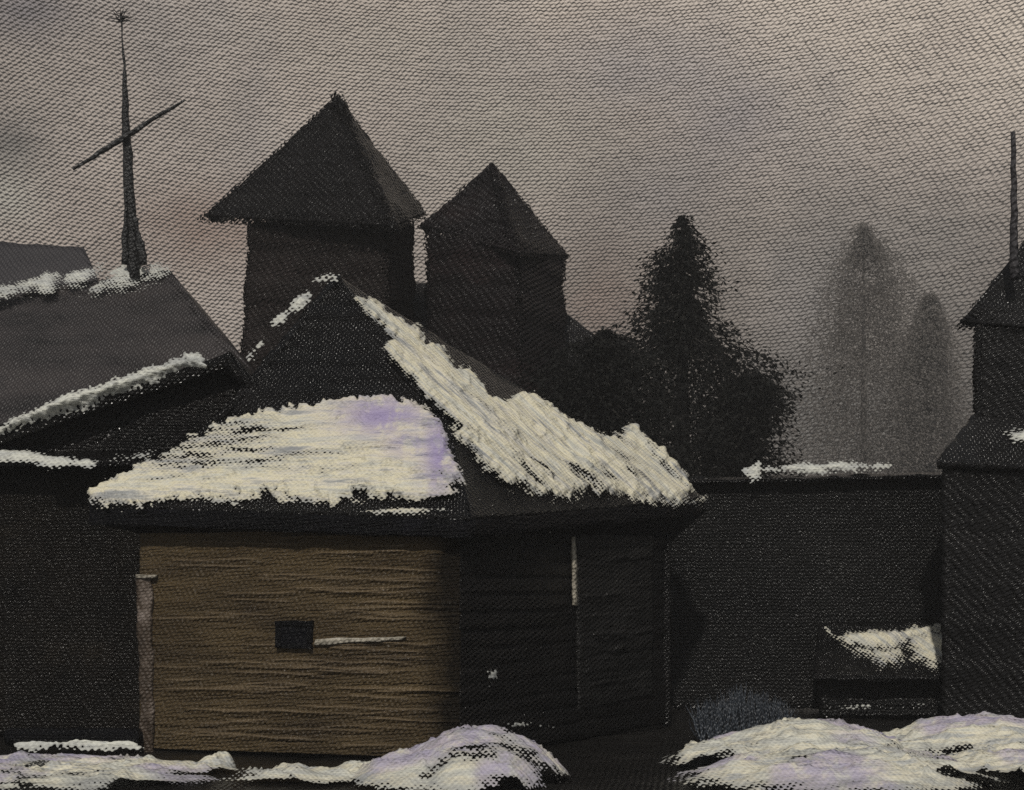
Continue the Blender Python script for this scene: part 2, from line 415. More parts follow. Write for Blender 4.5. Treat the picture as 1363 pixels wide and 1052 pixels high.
# ground
mb = MB()
gx = np.concatenate([np.linspace(-80, -9, 14), np.linspace(-8.5, 8.5, 120), np.linspace(9, 80, 14)])
gy = np.concatenate([np.linspace(-12, 10.5, 8), np.linspace(10.7, 21, 90), np.linspace(22, 95, 22)])
X, Y = np.meshgrid(gx, gy)
Z = .05 * fbm(X * .7, Y * .7, 0, 3) + .02 * fbm(X * 4, Y * 4, 0, 5) - .03
mb.add(np.stack([X, Y, Z], -1).reshape(-1, 3).tolist(),
       [(j * len(gx) + i, j * len(gx) + i + 1, (j + 1) * len(gx) + i + 1, (j + 1) * len(gx) + i) for j in range(len(gy) - 1) for i in range(len(gx) - 1)])
setting(mb.build('ground', M['earth'], smooth=True))

# sky: a clouded backdrop standing far beyond everything
R0 = 135.0
sm = bpy.data.materials.new('overcast_sky'); t = NT(sm)
out = t.n('ShaderNodeOutputMaterial'); b = t.n('ShaderNodeBsdfPrincipled'); t.l(b.outputs[0], out.inputs[0])
pos = t.n('ShaderNodeNewGeometry').outputs['Position']
h, pu = weave(t, pos, R0)
sep = t.n('ShaderNodeSeparateXYZ'); t.l(pos, sep.inputs[0])
clouds = t.noise(pos, .030, 5, .6, (1, 1, .8))
wisps = t.noise(pos, .06, 4, .6, (1.6, 1.6, .55))
alt = t.math('MULTIPLY', t.math('SUBTRACT', sep.outputs[2], 8), 1 / 52)            # 0 low, 1 high
f = t.math('ADD', t.math('MULTIPLY', alt, .50), t.math('MULTIPLY', t.math('SUBTRACT', clouds, .5), .72))
f = t.math('ADD', f, t.math('MULTIPLY', t.math('SUBTRACT', wisps, .5), .30))
side = t.math('MULTIPLY', t.math('MULTIPLY', sep.outputs[0], .011), t.math('SUBTRACT', alt, .62))
f = t.math('ADD', t.math('ADD', f, side), .16)
c = t.ramp(f, [(0.0, (0.132, 0.117, 0.108)), (.25, (0.250, 0.223, 0.202)), (.5, (0.476, 0.419, 0.379)), (.75, (0.688, 0.609, 0.536)), (1.0, (0.851, 0.756, 0.648))])
rose = t.ramp(t.noise(pos, .022, 3, .5, (1, 1, 1.3)), [(.48, (0, 0, 0)), (.66, (1, 1, 1))])
c = t.mix(t.math('MULTIPLY', rose, .22), c, (.34, .265, .23))
lil = t.ramp(t.noise(pos, .041, 3, .5, (1.4, 1.4, .8)), [(.52, (0, 0, 0)), (.68, (1, 1, 1))])
c = t.mix(t.math('MULTIPLY', lil, .34), c, (.29, .285, .298))
brk = t.noise(pos, .09, 4, .6, (1, 1, 1.2))
def cloud(c, px, py, rx, ry, amt, colour):
    a_ = math.atan((px - CX) / F); k_ = R0 * math.cos(a_) / F
    dx_ = t.math('MULTIPLY', t.math('SUBTRACT', sep.outputs[0], R0 * math.sin(a_)), 1 / (rx * k_))
    dz_ = t.math('MULTIPLY', t.math('SUBTRACT', sep.outputs[2], EYE + (CY - py) * k_), 1 / (ry * k_))
    q_ = t.math('ADD', t.math('MULTIPLY', dx_, dx_), t.math('MULTIPLY', dz_, dz_))
    g_ = t.math('MULTIPLY', t.math('EXPONENT', t.math('MULTIPLY', q_, -1.0)), t.math('MULTIPLY', brk, 2 * amt))
    g_ = t.math('MINIMUM', g_, 1.0)
    return t.mix(g_, c, colour)
for args in ((1160, 560, 230, 120, .9, (.150, .144, .138)), (1190, 350, 150, 110, .45, (.215, .208, .204)),
             (270, 310, 120, 60, .75, (.27, .185, .15)), (795, 395, 60, 60, .6, (.30, .215, .18)),
             (860, 80, 140, 60, .5, (.30, .288, .318)), (985, 150, 70, 60, .5, (.28, .268, .30)),
             (880, 250, 90, 60, .45, (.26, .25, .26)),
             (25, 15, 70, 40, .8, (.17, .16, .185)), (12, 190, 42, 42, .7, (.15, .145, .14)), (12, 260, 40, 40, .6, (.46, .45, .40)),
             (690, 190, 130, 80, .4, (.43, .42, .36)), (520, 60, 160, 60, .35, (.43, .40, .35))):
    c = cloud(c, *args)
t.l(c, b.inputs['Base Color']); b.inputs['Roughness'].default_value = .42; b.inputs['Specular IOR Level'].default_value = .4
s = t.noise(pos, .25, 4, .6, (1, 1, 2))
bp = t.n('ShaderNodeBump'); bp.inputs['Distance'].default_value = pu * .44
t.l(t.math('ADD', h, t.math('MULTIPLY', s, 2.0)), bp.inputs['Height']); t.l(bp.outputs[0], b.inputs['Normal'])
mb = MB(); na, nz = 48, 12
for j in range(nz + 1):
    for i in range(na + 1):
        a = math.radians(-62 + 124 * i / na)
        mb.v.append((R0 * math.sin(a), R0 * math.cos(a), -1.5 + 96 * j / nz))
for j in range(nz):
    for i in range(na):
        q = j * (na + 1) + i; mb.f.append((q, q + 1, q + na + 2, q + na + 1))
setting(mb.build('sky', sm, smooth=True))

# ================================================================== FRONT HUT
A = P(186, 1000, 14.9); A.z = 0
C = P(612, 1000, 14.0); C.z = 0
B = P(893, 1000, 17.6); B.z = 0
D = A + (B - C)
HW = 2.34
up = Vector((0, 0, 1))
hut = thing('timber_hut', 'brown timber hut with a small black window and thick cream snow on its hipped roof', 'hut', (A + B) / 2)
mb = MB()
grain = strokes(64, boards(13, .003, 'v', 4, .10), 5, .016)
mb.panel(A, C, C + up * HW, A + up * HW, 200, 330, .14, .004, 0, grain, 1, 6)
raised = np.concatenate([grain.mask.ravel(), np.zeros(grain.mask.size)])
xs_ = np.array([((v_[0] / v_[1]) * F + CX, CY - (v_[2] - EYE) / v_[1] * F) for v_ in mb.v])
dk_right = (xs_[:, 0] - 545 + 26 * fbm(xs_[:, 0] / 60, xs_[:, 1] / 45, 0, 31)) / 48
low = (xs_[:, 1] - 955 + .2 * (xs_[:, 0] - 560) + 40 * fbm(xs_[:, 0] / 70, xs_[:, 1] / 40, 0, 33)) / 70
mb.build('front_wall', M['brown'], hut, smooth=True, attrs={'darken': np.clip(np.maximum(dk_right, low), 0, 1), 'raised': raised})
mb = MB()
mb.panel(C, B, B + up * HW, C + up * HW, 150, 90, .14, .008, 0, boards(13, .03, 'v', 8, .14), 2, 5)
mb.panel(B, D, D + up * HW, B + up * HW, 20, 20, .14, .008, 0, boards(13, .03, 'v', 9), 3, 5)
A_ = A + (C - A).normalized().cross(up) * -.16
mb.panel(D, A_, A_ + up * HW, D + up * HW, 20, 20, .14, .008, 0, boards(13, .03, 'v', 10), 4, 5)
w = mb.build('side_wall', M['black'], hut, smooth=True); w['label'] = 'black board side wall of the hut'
fd = (C - A).normalized(); fn = Vector((fd.y, -fd.x, 0))       # along and out of the brown wall
sd_ = (B - C).normalized(); sn = Vector((sd_.y, -sd_.x, 0))
def on_front(px, py, out=0):
    p = plane_hit(px, py, A, C, C + up); return p + fn * out
def on_side(px, py, out=0):
    p = plane_hit(px, py, C, B, B + up); return p + sn * out
Rf = Matrix((fd, -fn, up)).transposed()                         # columns: along, into the wall, up
Rs = Matrix((sd_, -sn, up)).transposed()
# window
wc = on_front(393, 845)
win = MB()
for k, (dx, dz, sx, sz) in enumerate(((-.18, 0, .05, .27), (.18, 0, .05, .27), (0, .115, .32, .045), (0, -.115, .32, .045))):
    o_ = wc + fd * dx + up * dz + fn * .05
    win.panel(o_ - fd * sx / 2 - up * sz / 2, o_ + fd * sx / 2 - up * sz / 2, o_ + fd * sx / 2 + up * sz / 2, o_ - fd * sx / 2 + up * sz / 2, 8, 12, .05, .012, .022, None, 15 + k, 9)
win = win.build('window', M['fascia'], hut, smooth=True)
p = MB(); p.box(wc + fn * .02, (.33, .02, .20), Rf); p.build('pane', M['pane'], win)
# thin pale batten nailed on right of the window
mb = MB(); mb.panel(on_front(419, 858, .03), on_front(536, 852, .03), on_front(541, 848, .03), on_front(421, 850, .03), 40, 3, .03, .018, .02, None, 12, 9)
mb.build('batten', M['chalk'], hut, smooth=True)
# weathered corner post
cp = MB(); cp.panel(on_front(190, 1018, .04), on_front(206, 1018, .04), on_front(203, 766, .04), on_front(184, 766, .04), 6, 90, .06, .02, .035, None, 21, 6)
cp.build('corner_post', M['pale'], hut, smooth=True)
cp = MB(); cp.panel(on_front(184, 770, .06), on_front(210, 769, .06), on_front(211, 765, .06), on_front(185, 765, .06), 14, 3, .04, .012, .016, None, 22, 9)
cp.build('bracket', M['chalk'], hut, smooth=True)
# pale strip on the dark side wall
st = MB(); st.panel(on_side(761, 806, .035), on_side(766, 806, .035), on_side(763, 715, .035), on_side(759, 715, .035), 2, 60, .03, .014, .03, None, 23, 9)
st.build('door_edge', M['chalk'], hut, smooth=True)

dr = MB(); dr.panel(on_side(768, 945, .03), on_side(866, 925, .03), on_side(866, 712, .03), on_side(766, 712, .03), 60, 90, .05, .012, .01, strokes(26, boards(7, .012, 'v', 61, .12), 62, .02), 63, 5)
dr = dr.build('door', M['door'], hut, smooth=True); dr['label'] = 'greyish board door'
for pl, bs in (([(655, 682), (672, 680), (676, 698), (660, 704)], .0), ([(728, 694), (740, 692), (742, 706), (730, 708)], -.1), ([(648, 894), (658, 892), (660, 906), (650, 908)], -.1), ([(668, 961), (740, 964), (742, 970), (670, 966)], -.15)):
    mb, cov = MB(), []
    snow_sheet(mb, cov, [pl], on_side(620, 1000, .05), on_side(880, 1000, .05), on_side(620, 700, .05), 1.6, 7, .03, .02, 0, 3, int(pl[0][0]), bias=bs)
    mb.build('snow_clump', M['snowf'], hut, smooth=True, attrs={'cover': cov})

# roof
EC = P(628, 690, 13.82); EA = P(118, 672, 14.8); EB = P(938, 664, 18.0)
ED = EA + (EB - EC)
PK = P(446, 366, 16.9)
C1 = plane_hit(594, 548, PK, EC, EB)
L1 = P(292, 552, 15.9)
BK = ED.lerp(PK, .35)
roof = MB()
sh = boards(9, .03, 'v', 31, .2)
roof.panel(L1, C1, PK, PK, 70, 50, .10, .02, .02, sh, 31, 3)
roof.panel(EA, EC, C1, L1, 80, 30, .10, .015, .015, None, 32, 3)
roof.panel(EC, EB, PK, C1, 60, 50, .10, .015, .015, None, 33, 3)
roof.panel(EB, ED, PK, PK, 12, 12, .10, .01, 0, None, 34, 3)
roof.panel(ED, EA, L1, PK, 12, 12, .10, .01, 0, None, 35, 3)
roof = roof.build('roof', M['blackroof'], hut, smooth=True)
fa = MB()
dn = Vector((0, 0, -.20))
fa.panel(EA + dn, EC + dn, EC - up * .02, EA - up * .02, 90, 6, .10, .02, .022, None, 41, 5)
fa.panel(EC + dn, EB + dn, EB - up * .02, EC - up * .02, 60, 6, .10, .02, .022, None, 42, 5)
fa.build('fascia', M['fascia'], roof, smooth=True)
# soffit closes the eaves underneath
so = MB(); so.panel(EA + dn * .9, EC + dn * .9, C + up * 2.25, A + up * 2.25, 12, 3, .03, .0, 0, None, 43, flip=True)
so.panel(EC + dn * .9, EB + dn * .9, B + up * 2.25, C + up * 2.25, 12, 3, .03, .0, 0, None, 44, flip=True)
so.build('soffit', M['fascia'], roof)

# snow on the roof: the front skirt
mb, cov, tint = MB(), [], []
snow_sheet(mb, cov, [[(118, 654), (172, 622), (240, 588), (310, 558), (352, 542), (440, 533), (520, 534), (566, 538), (592, 556), (600, 600), (612, 640), (606, 668), (545, 676), (450, 668), (360, 672), (250, 672), (160, 678), (124, 668)]],
           EA, EC, L1.lerp(C1, .5), 1.6, 9, .06, .020, math.radians(-4), 11, 3, nr=34, streak=.5, thin=((225, 612, 75, 36, .92), (320, 578, 80, 34, .85), (390, 625, 70, 20, .6), (602, 655, 24, 30, .6), (440, 600, 40, 20, .2)), tint=((510, 562, 60, 26, 1.0), (588, 612, 26, 62, 1.0), (545, 600, 40, 20, .6)), tl=tint)
snow_sheet(mb, cov, [[(480, 682), (560, 680), (606, 681), (560, 686), (500, 688)]], EA, EC, L1.lerp(C1, .5), 2.2, 8, .05, .01, 0, 3, 6, .03, tl=tint)
mb.build('snow', M['snowl'], roof, smooth=True, attrs={'cover': cov, 'tint': tint})
# the right-hand slope
mb, cov = MB(), []
snow_sheet(mb, cov, [[(470, 398), (494, 396), (528, 424), (556, 430), (566, 456), (590, 462), (604, 490), (622, 488), (640, 512), (668, 530), (706, 524), (740, 546), (790, 574), (828, 584), (842, 566), (872, 598), (908, 632), (938, 658), (902, 674), (852, 668), (796, 668), (734, 672), (690, 654), (652, 642), (618, 588), (590, 556), (560, 516), (514, 466), (524, 452), (498, 430)]],
           PK, EC, EB, 1.7, 8, .06, .020, math.radians(40), 8, 14, nr=46, streak=.75, thin=((760, 640, 80, 26, .45), (860, 630, 60, 30, .35), (690, 640, 50, 26, .4)))
snow_sheet(mb, cov, [[(600, 560), (640, 556), (700, 600), (690, 668), (640, 640), (610, 600)]], PK, EC, EB, 3, 30, .03, .012, math.radians(50), 16, 19, bias=-.45)
snow_sheet(mb, cov, [[(860, 668), (900, 662), (940, 660), (936, 674), (900, 676)]], PK, EC, EB, 2.5, 14, .03, .01, .1, 6, 20, bias=-.2)
mb.build('snow', M['snow'], roof, smooth=True, attrs={'cover': cov})
# a broken line of snow down the left hip
q0, q1, q2 = L1 + Vector((0, -.06, .02)), PK + Vector((0, -.06, .02)), C1 + Vector((0, -.06, .02))
mb, cov = MB(), []
for pl, bs in (([(418, 374), (434, 365), (452, 367), (448, 374), (430, 376)], -.1), ([(384, 412), (396, 396), (412, 388), (414, 402), (396, 416)], .2),
               ([(362, 430), (372, 416), (386, 414), (380, 430), (366, 436)], .2), ([(326, 478), (344, 456), (362, 440), (352, 462), (332, 482)], -.25), ([(296, 498), (320, 474), (330, 470), (316, 492)], -.5)):
    snow_sheet(mb, cov, [pl], q0, q1, q2, 2, 9, .05, .02, math.radians(-48), 3, int(pl[0][0]), bias=bs)
mb.build('snow', M['snowf'], roof, smooth=True, attrs={'cover': cov})

# ================================================================== LEFT SHED
SD = 16.3
shed = thing('plank_shed', 'black plank shed left of the brown hut, snow along its slanting gable edge', 'shed', P(60, 1000, SD) * 1)
shed.location.z = 0
def S(px, py, d=SD): return P(px, py, d)
w0, w1 = S(-260, 1000), S(262, 1000, SD); w0.z = w1.z = 0
hz = S(0, 606).z
mb = MB()
mb.panel(w0, w1, w1 + up * hz, w0 + up * hz, 130, 50, .12, .012, 0, boards(24, .03, 'u', 51, .12), 51, 4)
rb0, rb1 = w0 + Vector((0, 4, 0)), w1 + Vector((0, 4, 0))
mb.panel(w1, rb1, rb1 + up * hz, w1 + up * hz, 8, 8, .12)
mb.panel(rb0, w0, w0 + up * hz, rb0 + up * hz, 8, 8, .12)
mb.panel(rb1, rb0, rb0 + up * hz, rb1 + up * hz, 8, 8, .12)
mb.build('wall', M['umber'], shed, smooth=True)
ap = S(312, 474); le = S(-270, 668); re = S(352, 520)
gab = MB(); gab.panel(S(-150, 606, SD - .02), S(352, 606, SD - .02), ap + Vector((0, -.02, -.06)), ap + Vector((0, -.02, -.06)), 60, 24, .1, .015, 0, boards(14, .03, 'u', 52), 53)
gab.build('gable', M['black'], shed, smooth=True)
back = Vector((0, 4.1, 0)); fwd = Vector((0, -.25, 0))
rf = MB(); rf.panel(le + fwd, ap + fwd, ap + back, le + back, 60, 20, .14, .02, .02, None, 54)
rf.panel(ap + fwd, re + fwd, re + back, ap + back, 20, 20, .14, .02, .02, None, 55)
rf = rf.build('roof', M['blackroof'], shed, smooth=True)
mb, cov = MB(), []
y_ = SD - .27
f0, f1, f2 = P(-100, 606, y_ - .02), P(300, 606, y_ - .02), P(300, 470, y_ + .08)
snow_sheet(mb, cov, [[(-40, 578), (0, 568), (40, 545), (90, 522), (150, 506), (210, 486), (246, 474), (262, 488), (214, 506), (180, 520), (120, 540), (60, 560), (0, 582), (-40, 596)]], f0, f1, f2, 2.5, 12, .12, .02, math.radians(-22), 5, 61)
snow_sheet(mb, cov, [[(246, 472), (262, 472), (284, 488), (276, 496), (250, 492)]], f0, f1, f2, 2.5, 5, .12, .012, .5, 2, 62, bias=.5)
mb.build('snow', M['snowf'], rf, smooth=True, attrs={'cover': cov})
pe = MB(); pe.panel(S(-200, 618, SD - .32), S(205, 614, SD - .32), S(215, 600, SD - .02), S(-200, 600, SD - .02), 50, 6, .09, .015, .015, None, 64)
pe = pe.build('pent_roof', M['blackroof'], shed, smooth=True)
mb, cov = MB(), []
snow_sheet(mb, cov, [[(-40, 598), (30, 602), (100, 612), (130, 616), (120, 624), (60, 620), (0, 610), (-40, 606)]], S(-200, 618, SD - .34), S(205, 614, SD - .34), S(215, 598, SD - .1), 2.5, 7, .07, .014, .08, 4, 65, bias=.25)
snow_sheet(mb, cov, [[(130, 608), (200, 598), (214, 604), (190, 620), (140, 620)]], S(-200, 618, SD - .34), S(205, 614, SD - .34), S(215, 598, SD - .1), 2.5, 16, .03, .01, 0, 6, 66, bias=-.3)
mb.build('snow', M['snowf'], pe, smooth=True, attrs={'cover': cov})

# beam lying at the foot of the shed
bm_ = thing('fallen_beam', 'dark beam topped with snow lying at the foot of the black shed', 'beam', Vector((P(100, 1010, 14.75).x, 14.75, 0)))
a_, b_ = P(10, 1003, 14.75), P(186, 1003, 14.75)
a_.z = b_.z = .13
mb = MB(); mb.tube(lines(a_, b_, 16), [.10] * 16, 10, .1, 3); mb.build('beam', M['fascia'], bm_, smooth=True)
mb, cov = MB(), []
pa, pb = P(0, 1000, 14.62), P(190, 1000, 14.62)
snow_sheet(mb, cov, [[(18, 988), (60, 980), (120, 982), (186, 980), (190, 1000), (140, 1001), (80, 998), (24, 1000)]], pa, pb, P(100, 978, 14.80), 2.2, 8, .04, .02, .03, 4, 71, bias=.15)
mb.build('snow', M['snowf'], bm_, smooth=True, attrs={'cover': cov})

# ================================================================== FAR LEFT: barn, cottage, mast
def base(px, d): v = P(px, 1000, d); v.z = 0; return v
barn = thing('barn', 'big grey barn with a dusting of snow on its roof ridge, behind the shed', 'barn', base(60, 25))
r0, r1 = P(-330, 432, 26), P(226, 360, 26)
e0, e1 = P(-420, 640, 22.5), P(430, 612, 22.5)
e2, e3 = P(440, 612, 29.5), P(-420, 640, 29.5)
mb = MB()
mb.panel(e0, e1, r1, r0, 160, 80, .14, .05, 0, None, 101, 1.2, fray=.34)
mb.panel(e1, e2, r1, r1, 20, 20, .2, .05, .03, None, 104, 1.2)
mb.panel(e2, e3, r0, r1, 20, 20, .2, .05, .03, None, 105, 1.2)
brf = mb.build('roof', M['barn_frayed'], barn, smooth=True, attrs={'cover': mb.c})
mb = MB(); zt = P(0, 625, 22.6).z
x0, x1 = P(-400, 0, 22.8).x, P(410, 0, 22.8).x
for a_, b_ in (((x0, 22.8), (x1, 22.8)), ((x1, 22.8), (x1, 29.2)), ((x1, 29.2), (x0, 29.2)), ((x0, 29.2), (x0, 22.8))):
    a_, b_ = Vector((*a_, 0)), Vector((*b_, 0)); mb.panel(a_, b_, b_ + up * zt, a_ + up * zt, 20, 10, .15, .01)
mb.build('wall', M['tower'], barn, smooth=True)
mb, cov = MB(), []
snow_sheet(mb, cov, [[(-40, 392), (0, 384), (30, 378), (62, 362), (96, 362), (80, 378), (70, 392), (30, 392), (0, 400), (-40, 404)]], e0, e1, r1, 2.5, 14, .08, .03, -.2, 6, 110, .04, bias=-.05)
snow_sheet(mb, cov, [[(96, 362), (128, 352), (150, 350), (140, 366), (110, 384), (70, 392)]], e0, e1, r1, 2.5, 16, .06, .03, -.3, 6, 111, .04, bias=-.3)
snow_sheet(mb, cov, [[(150, 362), (176, 350), (206, 354), (222, 360), (208, 372), (180, 384), (150, 392), (108, 394), (130, 380)]], e0, e1, r1, 2.5, 20, .12, .03, -.2, 8, 112, .04, bias=-.05)
mb.build('snow', M['snowf'], brf, smooth=True, attrs={'cover': cov})

cot = thing('cottage', 'faint grey cottage roof at the left edge, just behind the snowy barn ridge', 'cottage', base(0, 33))
mb = MB()
mb.panel(P(-140, 420, 31), P(150, 420, 31), P(112, 330, 33), P(-90, 316, 33), 30, 12, .2, .03, .04, None, 121, 1)
mb.panel(P(150, 420, 35), P(-140, 420, 35), P(-90, 316, 33), P(112, 330, 33), 30, 12, .2, .03, .04, None, 122, 1)
mb.panel(P(150, 420, 31), P(150, 420, 35), P(112, 330, 33), P(112, 330, 33), 10, 10, .2, .03, .04, None, 123, 1)
crf = mb.build('roof', M['far'], cot, smooth=True)
mb = MB(); zt = P(0, 425, 31).z
x0, x1 = P(-130, 0, 31.2).x, P(140, 0, 31.2).x
for a_, b_ in (((x0, 31.2), (x1, 31.2)), ((x1, 31.2), (x1, 34.8)), ((x1, 34.8), (x0, 34.8)), ((x0, 34.8), (x0, 31.2))):
    a_, b_ = Vector((*a_, 0)), Vector((*b_, 0)); mb.panel(a_, b_, b_ + up * zt, a_ + up * zt, 12, 10, .15, .01)
mb.build('wall', M['far'], cot, smooth=True)

MD = 25.8
mast = thing('timber_mast', 'timber mast with a slanting crossbar standing on the snowy barn ridge', 'mast', P(178, 356, MD))
def wob(pts, n=22, amp=.03, seed=0):
    o = []
    for i in range(n):
        s_ = i / (n - 1) * (len(pts) - 1); k = min(int(s_), len(pts) - 2)
        p_ = pts[k].lerp(pts[k + 1], s_ - k)
        o.append(p_ + Vector((amp * float(vnoise(i * .6, seed)), 0, 0)))
    return o
mb = MB(); mb.tube(wob([P(178, 372, MD), P(172, 250, MD), P(168, 170, MD), P(166, 96, MD)], 26, .012, 1), np.interp(np.linspace(0, 1, 26), [0, .2, .5, .8, 1], [.13, .10, .09, .06, .035]).tolist(), 9, .10, 4)
mb.build('pole', M['mast'], mast, smooth=True)
mb = MB(); mb.tube(wob([P(166, 100, MD), P(161, 18, MD)], 14, .012, 2), [.022] * 7 + [.014] * 7, 7, .3, 5); rod = mb.build('rod', M['mast'], mast, smooth=True)
mb = MB()
rnd = random.Random(5)
for k in range(30):
    a = rnd.uniform(-1.6, 1.6); l_ = rnd.uniform(.06, .28); s_ = P(160, 30 - rnd.uniform(0, 12), MD)
    e_ = s_ + Vector((math.sin(a) * l_, rnd.uniform(-.15, .15), math.cos(a) * l_ * .7))
    mb.tube([s_, s_.lerp(e_, .6), e_], [.009, .007, .004], 4)
mb.build('twig_bundle', M['mast'], rod)
mb = MB(); mb.tube(wob([P(97, 226, MD - .14), P(170, 180, MD - .14), P(246, 133, MD - .14)], 22, .02, 3), np.interp(np.linspace(0, 1, 22), [0, .3, .6, 1], [.02, .05, .045, .02]).tolist(), 8, .2, 6)
mb.build('crossbar', M['mast'], mast, smooth=True)
mb = MB(); mb.tube(wob([P(190, 352, MD - .1), P(181, 290, MD - .1)], 12, .03, 8), [.075] * 6 + [.04] * 6, 8, .25, 9)
mb.tube(wob([P(166, 352, MD - .1), P(168, 250, MD - .1)], 12, .03, 9), [.06] * 6 + [.03] * 6, 8, .25, 10)
mb.build('brace', M['mast'], mast, smooth=True)

# ================================================================== TOWERS
def pyramid_tower(name, label, apex, W, N, E, body, wallm, roofm, seed, extra=None):
    """W N E: eave corners (left, near, right); body: (left, near, right) px at the eave and at the foot"""
    K = W + (E - N)
    t_ = thing(name, label, 'tower', Vector((N.x, (N.y + K.y) / 2, 0)))
    mb = MB()
    sh = boards(14, .015, 'v', seed, .25)
    G = lambda q, m_: m_ + (q - m_) * 1.085
    m1, m2 = (W + N + apex) / 3, (N + E + apex) / 3
    mb.panel(G(W, m1), G(N, m1), G(apex, m1), G(apex, m1), 90, 66, .12, .05, .0, sh, seed + 1, 1.5, fray=.42)
    mb.panel(G(N, m2), G(E, m2), G(apex, m2), G(apex, m2), 60, 66, .12, .05, .0, sh, seed + 2, 1.5, fray=.42)
    mb.panel(E, K, apex, apex, 12, 12, .2, .03, .05, None, seed + 3)
    mb.panel(K, W, apex, apex, 12, 12, .2, .03, .05, None, seed + 4)
    # underside of the eaves
    mb.panel(W, N, E, K, 8, 8, .05, 0, 0, None, seed, flip=True)
    mb.build('roof', roofm, t_, smooth=True, attrs={'cover': mb.c})
    (l, n, r, kk), (lb, nb_, rb_, kb) = body
    mb = MB(); bd = boards(16, .05, 'v', seed + 9, .14)
    for (a_, b_), (ta, tb) in (((lb, nb_), (l, n)), ((nb_, rb_), (n, r)), ((rb_, kb), (r, kk)), ((kb, lb), (kk, l))):
        mb.panel(a_, b_, tb, ta, 50, 90, .12, .02, .0, bd, seed + 5, 2, fray=.24)
    w_ = mb.build('wall', wallm, t_, smooth=True, attrs={'cover': mb.c})
    return t_
def body4(pl, pn, pr, dl, dn_, dr, ytop, foot, yr=0):
    top = [P(pl, ytop, dl), P(pn, ytop + 6, dn_), P(pr, yr or ytop, dr)]; top.append(top[0] + top[2] - top[1])
    bot = []
    for k, f_ in zip(range(3), foot):
        v = P(f_, 1000, (dl, dn_, dr)[k]); v.z = 0; bot.append(v)
    bot.append(bot[0] + bot[2] - bot[1])
    return top, bot
t1 = pyramid_tower('watchtower', 'tallest dark timber tower with a broad pyramid roof, left of the other tower', P(450, 130, 27.2), P(272, 288, 27.6), P(524, 302, 25.6), P(567, 284, 28.0),
                   body4(330, 516, 551, 27.3, 26.1, 27.6, 292, (296, 520, 560)), M['tower_frayed'], M['towerroof_frayed'], 201)
t2 = pyramid_tower('watchtower', 'lower dark timber tower with a pointed roof, right of the tallest tower', P(656, 217, 28.2), P(560, 300, 28.6), P(690, 338, 27.2), P(757, 342, 28.8),
                   body4(564, 690, 752, 28.3, 27.4, 28.7, 306, (572, 700, 772), 345), M['towerb_frayed'], M['towerb_frayed'], 241)
for o_ in (t1, t2): o_['group'] = 'timber towers behind the hut'
store = thing('storehouse', 'low dark storehouse joining the two towers at their foot', 'storehouse', base(640, 29.8))
mb = MB()
a0, a1 = P(540, 374, 30), P(735, 400, 30)
f0, f1 = P(470, 470, 28.6), P(850, 500, 28.6)
b0, b1 = P(470, 470, 32), P(850, 500, 32)
mb.panel(f0, f1, a1, a0, 60, 24, .2, .05, .06, boards(6, .05, 'v', 301), 301, 1.5)
mb.panel(f1, b1, a1, a1, 20, 20, .2, .05, .06, None, 302, 1.5)
mb.panel(b1, b0, a0, a1, 20, 10, .2, .05, .0, None, 303, 1.5)
mb.panel(b0, f0, a0, a0, 10, 10, .2, .05, .0, None, 304, 1.5)
mb.build('roof', M['towerroof'], store, smooth=True)
mb = MB(); x0, x1, zt = P(490, 0, 28.9).x, P(830, 0, 28.9).x, P(0, 496, 28.9).z
for a_, b_ in (((x0, 28.9), (x1, 28.9)), ((x1, 28.9), (x1, 31.7)), ((x1, 31.7), (x0, 31.7)), ((x0, 31.7), (x0, 28.9))):
    a_, b_ = Vector((*a_, 0)), Vector((*b_, 0)); mb.panel(a_, b_, b_ + up * zt, a_ + up * zt, 30, 20, .15, .02, 0, boards(14, .05, 'v', 309))
mb.build('wall', M['tower'], store, smooth=True)

